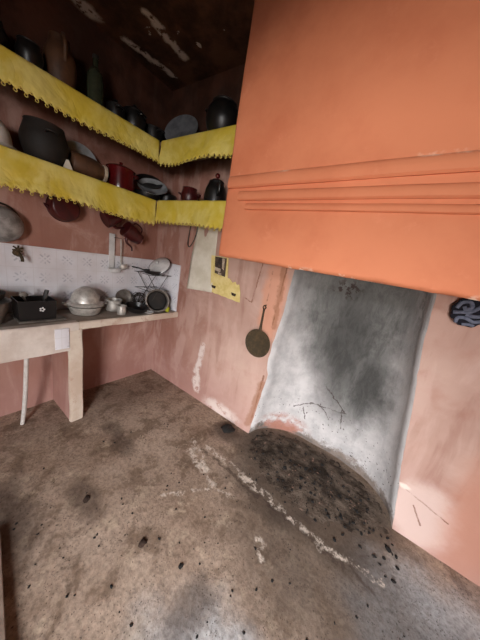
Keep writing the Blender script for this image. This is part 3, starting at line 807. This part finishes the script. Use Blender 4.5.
# small pans
pot('milk_pan', 'pale aluminium saucepan in the middle of the counter beside the dome', 'pan', (-2.13, 1.075, z), [(.05, 0), (.062, .006), (.066, .07), (.07, .10)], M_alu, handles=False)
pot('aluminium_mug', 'small aluminium mug at the front between dome and dish rack', 'mug', (-1.985, 1.075, z), [(.032, 0), (.036, .004), (.036, .06), (.037, .078)], M_alu, handles=False)
t = thing('frying_pan', 'dark frying pan tilted on the counter left of the dish rack', 'pan', (-2.0, 1.225, z+.019), (D(0), D(10), D(0)))
bm = B(); lathe(bm, shell(smoothprof([(.07, 0), (.085, .006), (.1, .048)]))); obj('pan_body', bm, M_black, t)
obj('handle', tube(B(), curve([(.09, 0, .042), (.13, 0, .055), (.19, 0, .062)], 5), .008, 8, M=RZ(160)), M_black, t)
plate('pan_lid', 'tin lid leaning on the pans left of the dish rack', 'lid', (-2.222, 1.21, z+.087), .085, M_alud, (0, D(78), 0))

# wire dish rack
t = thing('dish_rack', 'folding wire dish rack on the counter end in the corner', 'dish rack', (-2.13, 1.47, z))
bm = B()
for xx in (-.09, .09):
    for s in (-1, 1): tube(bm, [(xx, -.115*s, 0), (xx, .115*s, .36)], .003, 6)
obj('crossed_legs', bm, M_wire, t)
bm = B()
for y in (-.12, -.06, 0, .06, .12): tube(bm, [(-.12, y, .36), (.12, y, .36)], .0028, 6)
for x in (-.12, .12): tube(bm, [(x, -.135, .36), (x, .135, .36)], .0035, 6)
obj('top_grid', bm, M_wire, t)
bm = B()
for y in (-.12, -.04, .04, .12): tube(bm, [(-.11, y, .20), (.11, y, .20)], .0025, 6)
for x in (-.11, .11): tube(bm, [(x, -.13, .20), (x, .13, .20)], .003, 6)
obj('middle_grid', bm, M_wire, t)
# on the rack
t = thing('frying_pan', 'small black frying pan lying on top of the dish rack', 'pan', (-2.05, 1.405, z+.368))
bm = B(); lathe(bm, shell(smoothprof([(.06, 0), (.072, .005), (.085, .035)]))); obj('pan_body', bm, M_black, t)
obj('handle', tube(B(), curve([(.078, 0, .03), (.12, 0, .042), (.19, 0, .05)], 5), .007, 8, M=RZ(-110)), M_black, t)
t = thing('enamel_cover', 'pale enamel pot lid standing tilted on top of the dish rack', 'cover', (-2.08, 1.50, z+.452), (D(46), D(16), 0))
bm = B(); lathe(bm, [(0, .035), (.05, .03), (.09, .014), (.112, 0), (.115, -.006), (.108, -.006), (.088, .008), (.048, .024), (0, .029)], 40); obj('lid_shell', bm, M_white, t)
bm = B(); lathe(bm, [(.109, -.007), (.1165, -.007), (.1165, -.002), (.109, -.001)], 40, closed=True); obj('dark_rim', bm, M_black, t)
bm = B(); lathe(bm, [(0, .034), (.007, .034), (.008, .045), (.016, .052), (.015, .062), (0, .066)], 16); obj('knob', bm, M_white, t)
# below / before the rack
t = thing('round_cake_tin', 'round tin standing on edge before the dish rack, dark inside', 'tin', (-1.972, 1.435, z+.112), (0, D(74), D(-25)))
bm = B(); lathe(bm, shell(smoothprof([(.088, -.06), (.098, -.055), (.106, 0), (.118, .004)]))); obj('tin_body', bm, M_alud, t)
bm = B(); lathe(bm, [(0, -.055), (.09, -.055), (.098, -.03), (.0965, -.03), (.089, -.0535), (0, -.0535)]); obj('dark_bottom', bm, M_blackclay, t)
plate('enamel_dish', 'shallow white dish on the worktop below the round tin', 'dish', (-1.935, 1.315, z), .05, M_white, (0, 0, 0), .012)
t = thing('wire_basket', 'crumpled dark wire basket left of the round tin', 'basket', (-2.165, 1.35, z+.075))
bm = B()
for k in range(9):
    A = rnd.uniform(0, 180); Bq = rnd.uniform(0, 180); r = rnd.uniform(.045, .07)
    tube(bm, [(r*math.cos(2*PI*i/20), r*math.sin(2*PI*i/20), 0) for i in range(20)], .0026, 5, closed=True, M=TR(rnd.uniform(-.01, .01), rnd.uniform(-.02, .02), rnd.uniform(-.004, .03)) @ RX(A) @ RY(Bq))
obj('wire_loops', bm, M_wire, t)
bm = B(); lathe(bm, shell(smoothprof([(.017, 0), (.019, .003), (.022, .05)]), .002), 20); o = obj('plastic_cup', bm, M_cup); o.location = (-1.93, 1.53, z); tag(o, 'small lime green cup at the right end of the counter', 'cup')

# ------------------------------------------------------------------ on the back wall
def wallsheet(outline, thick, y=YW-.006): 
    return lambda: None
def paper_sheet():
    bm = B(); n = 14; g = []
    L_ = [(1.74, -1.735), (1.42, -1.765), (1.135, -1.775)]; R_ = [(1.74, -1.47), (1.42, -1.452), (1.165, -1.43)]
    for j in range(n+1):
        tt = j/n; row = []
        for i in range(n+1):
            s = i/n
            zt = 1.74; zb = 1.135+.03*s
            z_ = zt+(zb-zt)*tt
            xa = interp(sorted((a, b) for a, b in L_), z_); xb = interp(sorted((a, b) for a, b in R_), z_)
            row.append(bm.verts.new((xa+(xb-xa)*s, YW-.001-.016*(tt**2)*abs(math.sin(s*4+.6))-.004*nz(s, tt, 0, 3), z_)))
        g.append(row)
    for j in range(n):
        for i in range(n): bm.faces.new((g[j][i], g[j+1][i], g[j+1][i+1], g[j][i+1]))
    o = obj('paper_sheet', bm, M_paper, angle=180); m = o.modifiers.new('thickness', 'SOLIDIFY'); m.thickness = .0015; m.offset = 0
    return tag(o, 'large cream paper sheet hung on the back wall below the shelf', 'paper')
paper_sheet()
t = thing('wall_calendar', 'torn yellow card with a dark picture, on the wall under the hood', 'card', (-1.3, YW, 1.3))
bm = B()
yl = [(-1.495, 1.50), (-1.45, 1.165), (-1.43, 1.172)]+[(-1.43+.33*k/8, 1.172-.022*k/8-.004*(k % 2)) for k in range(1, 9)]+[(-1.11, 1.23), (-1.135, 1.30), (-1.16, 1.292), (-1.18, 1.315), (-1.21, 1.30), (-1.245, 1.33), (-1.27, 1.33), (-1.295, 1.50)]
sheet(bm, yl, .004, lambda u, v, w: Vector((u, YW-.014+w, v))); loc(obj('card', bm, M_ypaper, t, smooth=False), t)
bm = B(); sheet(bm, [(-1.445, 1.495), (-1.425, 1.35), (-1.30, 1.335), (-1.31, 1.495)], .003, lambda u, v, w: Vector((u, YW-.017+w, v))); loc(obj('picture', bm, M_photo, t, smooth=False), t)
bm = B()
for pl in ([(-1.355, 1.49), (-1.345, 1.40), (-1.322, 1.39), (-1.33, 1.49)], [(-1.43, 1.405), (-1.427, 1.375), (-1.36, 1.365), (-1.36, 1.395)], [(-1.385, 1.362), (-1.383, 1.342), (-1.345, 1.338), (-1.346, 1.358)]):
    sheet(bm, pl, .002, lambda u, v, w: Vector((u, YW-.019+w, v)))
loc(obj('pale_print', bm, M_pale, t, smooth=False), t)
for cx, cz in ((-1.175, 1.205), (-1.415, 1.225)):
    bm = B(); sheet(bm, [(cx-.03, cz+.012), (cx-.02, cz-.012), (cx+.02, cz-.016), (cx+.026, cz+.008)], .002, lambda u, v, w: Vector((u, YW-.016+w, v)))
    loc(obj('brown_spot', bm, M_clod, t, smooth=False), t)

hk = tag(obj('wire_hook', tube(B(), curve([(-1.50, 1.345, 1.72), (-1.515, 1.35, 1.645), (-1.52, 1.35, 1.565), (-1.50, 1.345, 1.535), (-1.465, 1.34, 1.555), (-1.43, 1.34, 1.62), (-1.415, 1.34, 1.71), (-1.41, 1.345, SL-.02)], 8), .005, 8), M_wire),
         'bent dark wire hook hanging from the lower shelf over the cream paper', 'hook')

t = thing('iron_griddle', 'round rusty iron griddle hanging by its long handle beside the fireplace', 'griddle', (-.845, YW-.012, 1.19))
bm = B(); lathe(bm, [(0, -.004), (.1, -.004), (.116, -.001), (.119, .007), (.116, .008), (.1, .003), (0, .002)], 40, M=TR(0, -.012, -.325) @ RX(90)); obj('pan_disc', bm, M_iron, t)
bm = B(); tube(bm, [(0, -.012, -.215), (0, -.016, -.15), (-.002, -.012, -.03)], [.014, .009, .008], 8); tube(bm, [(.013*math.cos(2*PI*k/16)-.002, -.012, -.018+.013*math.sin(2*PI*k/16)) for k in range(16)], .004, 6, closed=True); obj('handle', bm, M_iron, t)
obj('nail', tube(B(), [(0, .012, 0), (0, -.03, -.002)], .004, 8), M_wire, t)

# knitted pot holder, dark with grey swirls
t = thing('knitted_pot_holder', 'round dark blue pot holder with grey swirls hanging right under the hood', 'pot holder', (.30, YW-.03, 1.445))
bm = B(); R_ = .075
lathe(bm, [(0, -.014), (R_*.6, -.015), (R_*.95, -.008), (R_, 0), (R_*.95, .010), (R_*.6, .016), (0, .013)], 36, M=RX(90))
for v in bm.verts:
    A = math.atan2(v.co.z, v.co.x); v.co *= 1+.05*math.sin(9*A)+.03*nz(v.co.x, v.co.z, 0, 60)
obj('pad', bm, M_navy, t)
def swirl(pts, w): return tube(B(), curve([(x*R_, -.017+.007*(x*x+z_*z_), z_*R_) for x, z_ in pts], 6), w, 7)
for pts, w in (([(-.75, .1), (-.6, .5), (-.2, .62), (-.05, .3), (-.3, .12), (-.42, .3)], .0085), ([(-.85, -.2), (-.5, -.12), (0, .05), (.35, .45), (.4, .85)], .0095),
               ([(-.55, -.85), (-.5, -.5), (-.1, -.45), (.3, -.6), (.75, -.4)], .0085), ([(-.2, -.2), (.2, -.25), (.6, -.1), (.8, .25), (.55, .5)], .009), ([(-.2, -.9), (.1, -.82), (.4, -.85)], .008)):
    obj('grey_swirl', swirl(pts, w), M_greyknit, t)
bm = B(); tube(bm, [(.012+.016*math.cos(2*PI*k/16), .0, R_+.014+.016*math.sin(2*PI*k/16)) for k in range(16)], .004, 6, closed=True); obj('hanging_loop', bm, M_greyknit, t)

# ------------------------------------------------------------------ on the floor
def inside(x, y):
    """is a floor point in front of the fireplace's back"""
    if y < YW-.02: return True
    a, b = NL(.02), NR(.02); u = 2*(x-(a+b)/2)/(b-a)
    if abs(u) >= .9: return False
    return y < YW+.34*(max(0, 1-abs(u)**2.6))**(1/1.7)-.03

# bed of ashes in the hearth
bm = B(); nx, ny = 70, 46; g = {}
def ash_h(x, y):
    u = (x+.2)/.62; v = (y-1.62)/.36
    d = math.sqrt(u*u+v*v)
    e = max(0, 1-d*d)
    return fl(x, y)-.006+.028*e**1.3*(1+.5*nz(x, y, 0, 6))+.010*nz(x, y, 3, 22)*min(1, e*3)+.004*nz(x, y, 3, 60)*min(1, e*3)
for j in range(ny+1):
    for i in range(nx+1):
        x = -.84+1.28*i/nx; y = 1.24+.74*j/ny
        g[i, j] = bm.verts.new((x, y, ash_h(x, y))) if inside(x, y) and ((x+.2)/.64)**2+((y-1.62)/.38)**2 < 1.0 else None
for j in range(ny):
    for i in range(nx):
        q = [g[i, j], g[i+1, j], g[i+1, j+1], g[i, j+1]]
        if all(q): bm.faces.new(q)
for v in list(bm.verts):
    if not v.link_faces: bm.verts.remove(v)
def ash_mat():
    g = G('grey_ash', .95, spec=.1)
    n = g.noise(9, 6, .7); f = g.noise(60, 4, .7)
    col = g.mix(g.ramp(n, .35, .62), lin((62, 52, 44)), lin((104, 90, 79)))
    col = g.mix(g.M('MULTIPLY', g.ramp(g.noise(4, 4, .6), .5, .64), .7), col, lin((46, 38, 33)))
    col = g.mix(g.M('MULTIPLY', g.ramp(g.noise(26, 4, .6), .64, .7), .7), col, lin((170, 132, 116)))
    col = g.mix(g.ramp(g.voro(40, g.wob(.03, 30)), .13, .2, 1, 0), col, lin((30, 26, 24)))
    g.bump(g.M('ADD', n, f), .7, .015)
    return g.done(col)
ao = obj('ash_bed', bm, ash_mat(), angle=180); tag(ao, 'bed of dark ashes in the hearth', 'ash', kind='stuff')
m = ao.modifiers.new('thickness', 'SOLIDIFY'); m.thickness = .012; m.offset = -1
if sum(p.normal.z for p in ao.data.polygons) < 0: m.offset = 1

def hfloor(x, y):
    if ((x+.2)/.62)**2+((y-1.62)/.37)**2 < 1: return max(fl(x, y), ash_h(x, y))
    return fl(x, y)
def lump(seed, r, flat=.6):
    bm = B(); bmesh.ops.create_icosphere(bm, subdivisions=2, radius=1)
    for v in bm.verts:
        k = 1+.45*mnoise.noise(v.co*1.3+Vector((seed*3.1, 0, 0)))+.15*mnoise.noise(v.co*4+Vector((0, seed, 0)))
        v.co = v.co*k; v.co.z *= flat
    return bm
cm = []
for s in range(6):
    bm = lump(s, 1); me = bpy.data.meshes.new('charcoal_piece'); bm.to_mesh(me); bm.free(); me.materials.append(M_coal); cm.append(me)
def crumb(x, y, r, label, group, mesh, cat='charcoal'):
    o = bpy.data.objects.new('charcoal_piece', mesh); C.objects.link(o)
    o.scale = (r*rnd.uniform(.8, 1.4), r*rnd.uniform(.6, 1), r*.8); o.rotation_euler = (0, 0, rnd.uniform(0, 6.3)); o.location = (x, y, hfloor(x, y)+r*.2)
    return tag(o, label, cat, group)
k = 0
while k < 150:
    x = rnd.gauss(-.1, .36); y = rnd.gauss(1.52, .17)
    if not (-.72 < x < .42) or not (1.27 < y) or not inside(x, y): continue
    crumb(x, y, rnd.uniform(.0045, .0125), 'small black charcoal piece lying on the ashes in the hearth', 'charcoal pieces in the hearth', cm[k % 6]); k += 1
k = 0
while k < 120:
    x = rnd.uniform(-1.6, .75); y = rnd.uniform(.15, 1.2)
    if rnd.random() > .35+.65*(x+1.6)/2.2: continue
    crumb(x, y, rnd.uniform(.0035, .007), 'tiny black charcoal crumb lying on the open floor before the hearth', 'charcoal crumbs on the open floor', cm[k % 6]); k += 1
def clod(x, y, r, label, seed, mat=M_clod, flat=.4):
    o = obj('dirt_clod', lump(seed, 1, flat), mat); o.scale = (r, r*.8, r); o.location = (x, y, fl(x, y)+r*.18); o.rotation_euler = (0, 0, seed)
    return tag(o, label, 'dirt')
clod(-.72, .55, .022, 'dark brown clod lying alone on the open floor', 11)
clod(-1.15, .46, .022, 'flat dark dirt clump on the floor, left of the centre', 12, flat=.25)
clod(-.93, 1.53, .06, 'black heap of swept dirt on the floor against the back wall', 13, M_coal, .35)
clod(-.50, .62, .013, 'small black lump on the floor nearest the frame bottom', 14, M_coal)
clod(.36, 1.47, .018, 'black burnt lump at the right end of the hearth', 15, M_coal)

# pale plank on the floor by the camera
bm = B(); box(bm, (-.72, -.14, 0), (.6, 0, .035), .004)
o = obj('wooden_plank', bm, M_wood); o.location = (-.55, .022, .004); o.rotation_euler = (0, 0, D(-8)); tag(o, 'pale wooden plank on the floor at the bottom left corner', 'plank')

# ------------------------------------------------------------------ camera
R0, R1, R2 = (0.79965888, 0.57656488, 0.16768607), (0.27910991, -0.1096563, -0.95397754), (-0.53164211, 0.80965946, -0.24861261)
cd = bpy.data.cameras.new('camera'); cam = bpy.data.objects.new('camera', cd); C.objects.link(cam)
Mw = Matrix(((R0[0], -R1[0], -R2[0], 0), (R0[1], -R1[1], -R2[1], 0), (R0[2], -R1[2], -R2[2], 1.5), (0, 0, 0, 1)))
cam.matrix_world = Mw
cd.sensor_fit = 'VERTICAL'; cd.sensor_height = 36; cd.lens = 36*229.82/640; cd.clip_start = .02
sc.camera = cam

# ------------------------------------------------------------------ light: daylight through the doorway
def area(name, loc_, rot, sx, sy, power, col):
    l = bpy.data.lights.new(name, 'AREA'); l.shape = 'RECTANGLE'; l.size = sx; l.size_y = sy; l.energy = power; l.color = col
    o = bpy.data.objects.new(name, l); C.objects.link(o); o.location = loc_; o.rotation_euler = rot; return o
area('daylight', (5.2, -7.0, 1.15), (D(90), 0, D(30)), 9.0, 1.7, 1950, (1, .97, .95))
area('sky_light', (4.2, -7.0, 4.6), (D(62), 0, D(24)), 9.0, 4.0, 5000, (.95, .97, 1))
w = bpy.data.worlds.new('sky'); sc.world = w; w.use_nodes = True
bg = w.node_tree.nodes['Background']; bg.inputs[0].default_value = (.75, .85, 1, 1); bg.inputs[1].default_value = 1.2
sc.view_settings.view_transform = 'Standard'; sc.view_settings.look = 'None'
sc.view_settings.exposure = 0; sc.view_settings.gamma = 1; sc.view_settings.use_curve_mapping = False
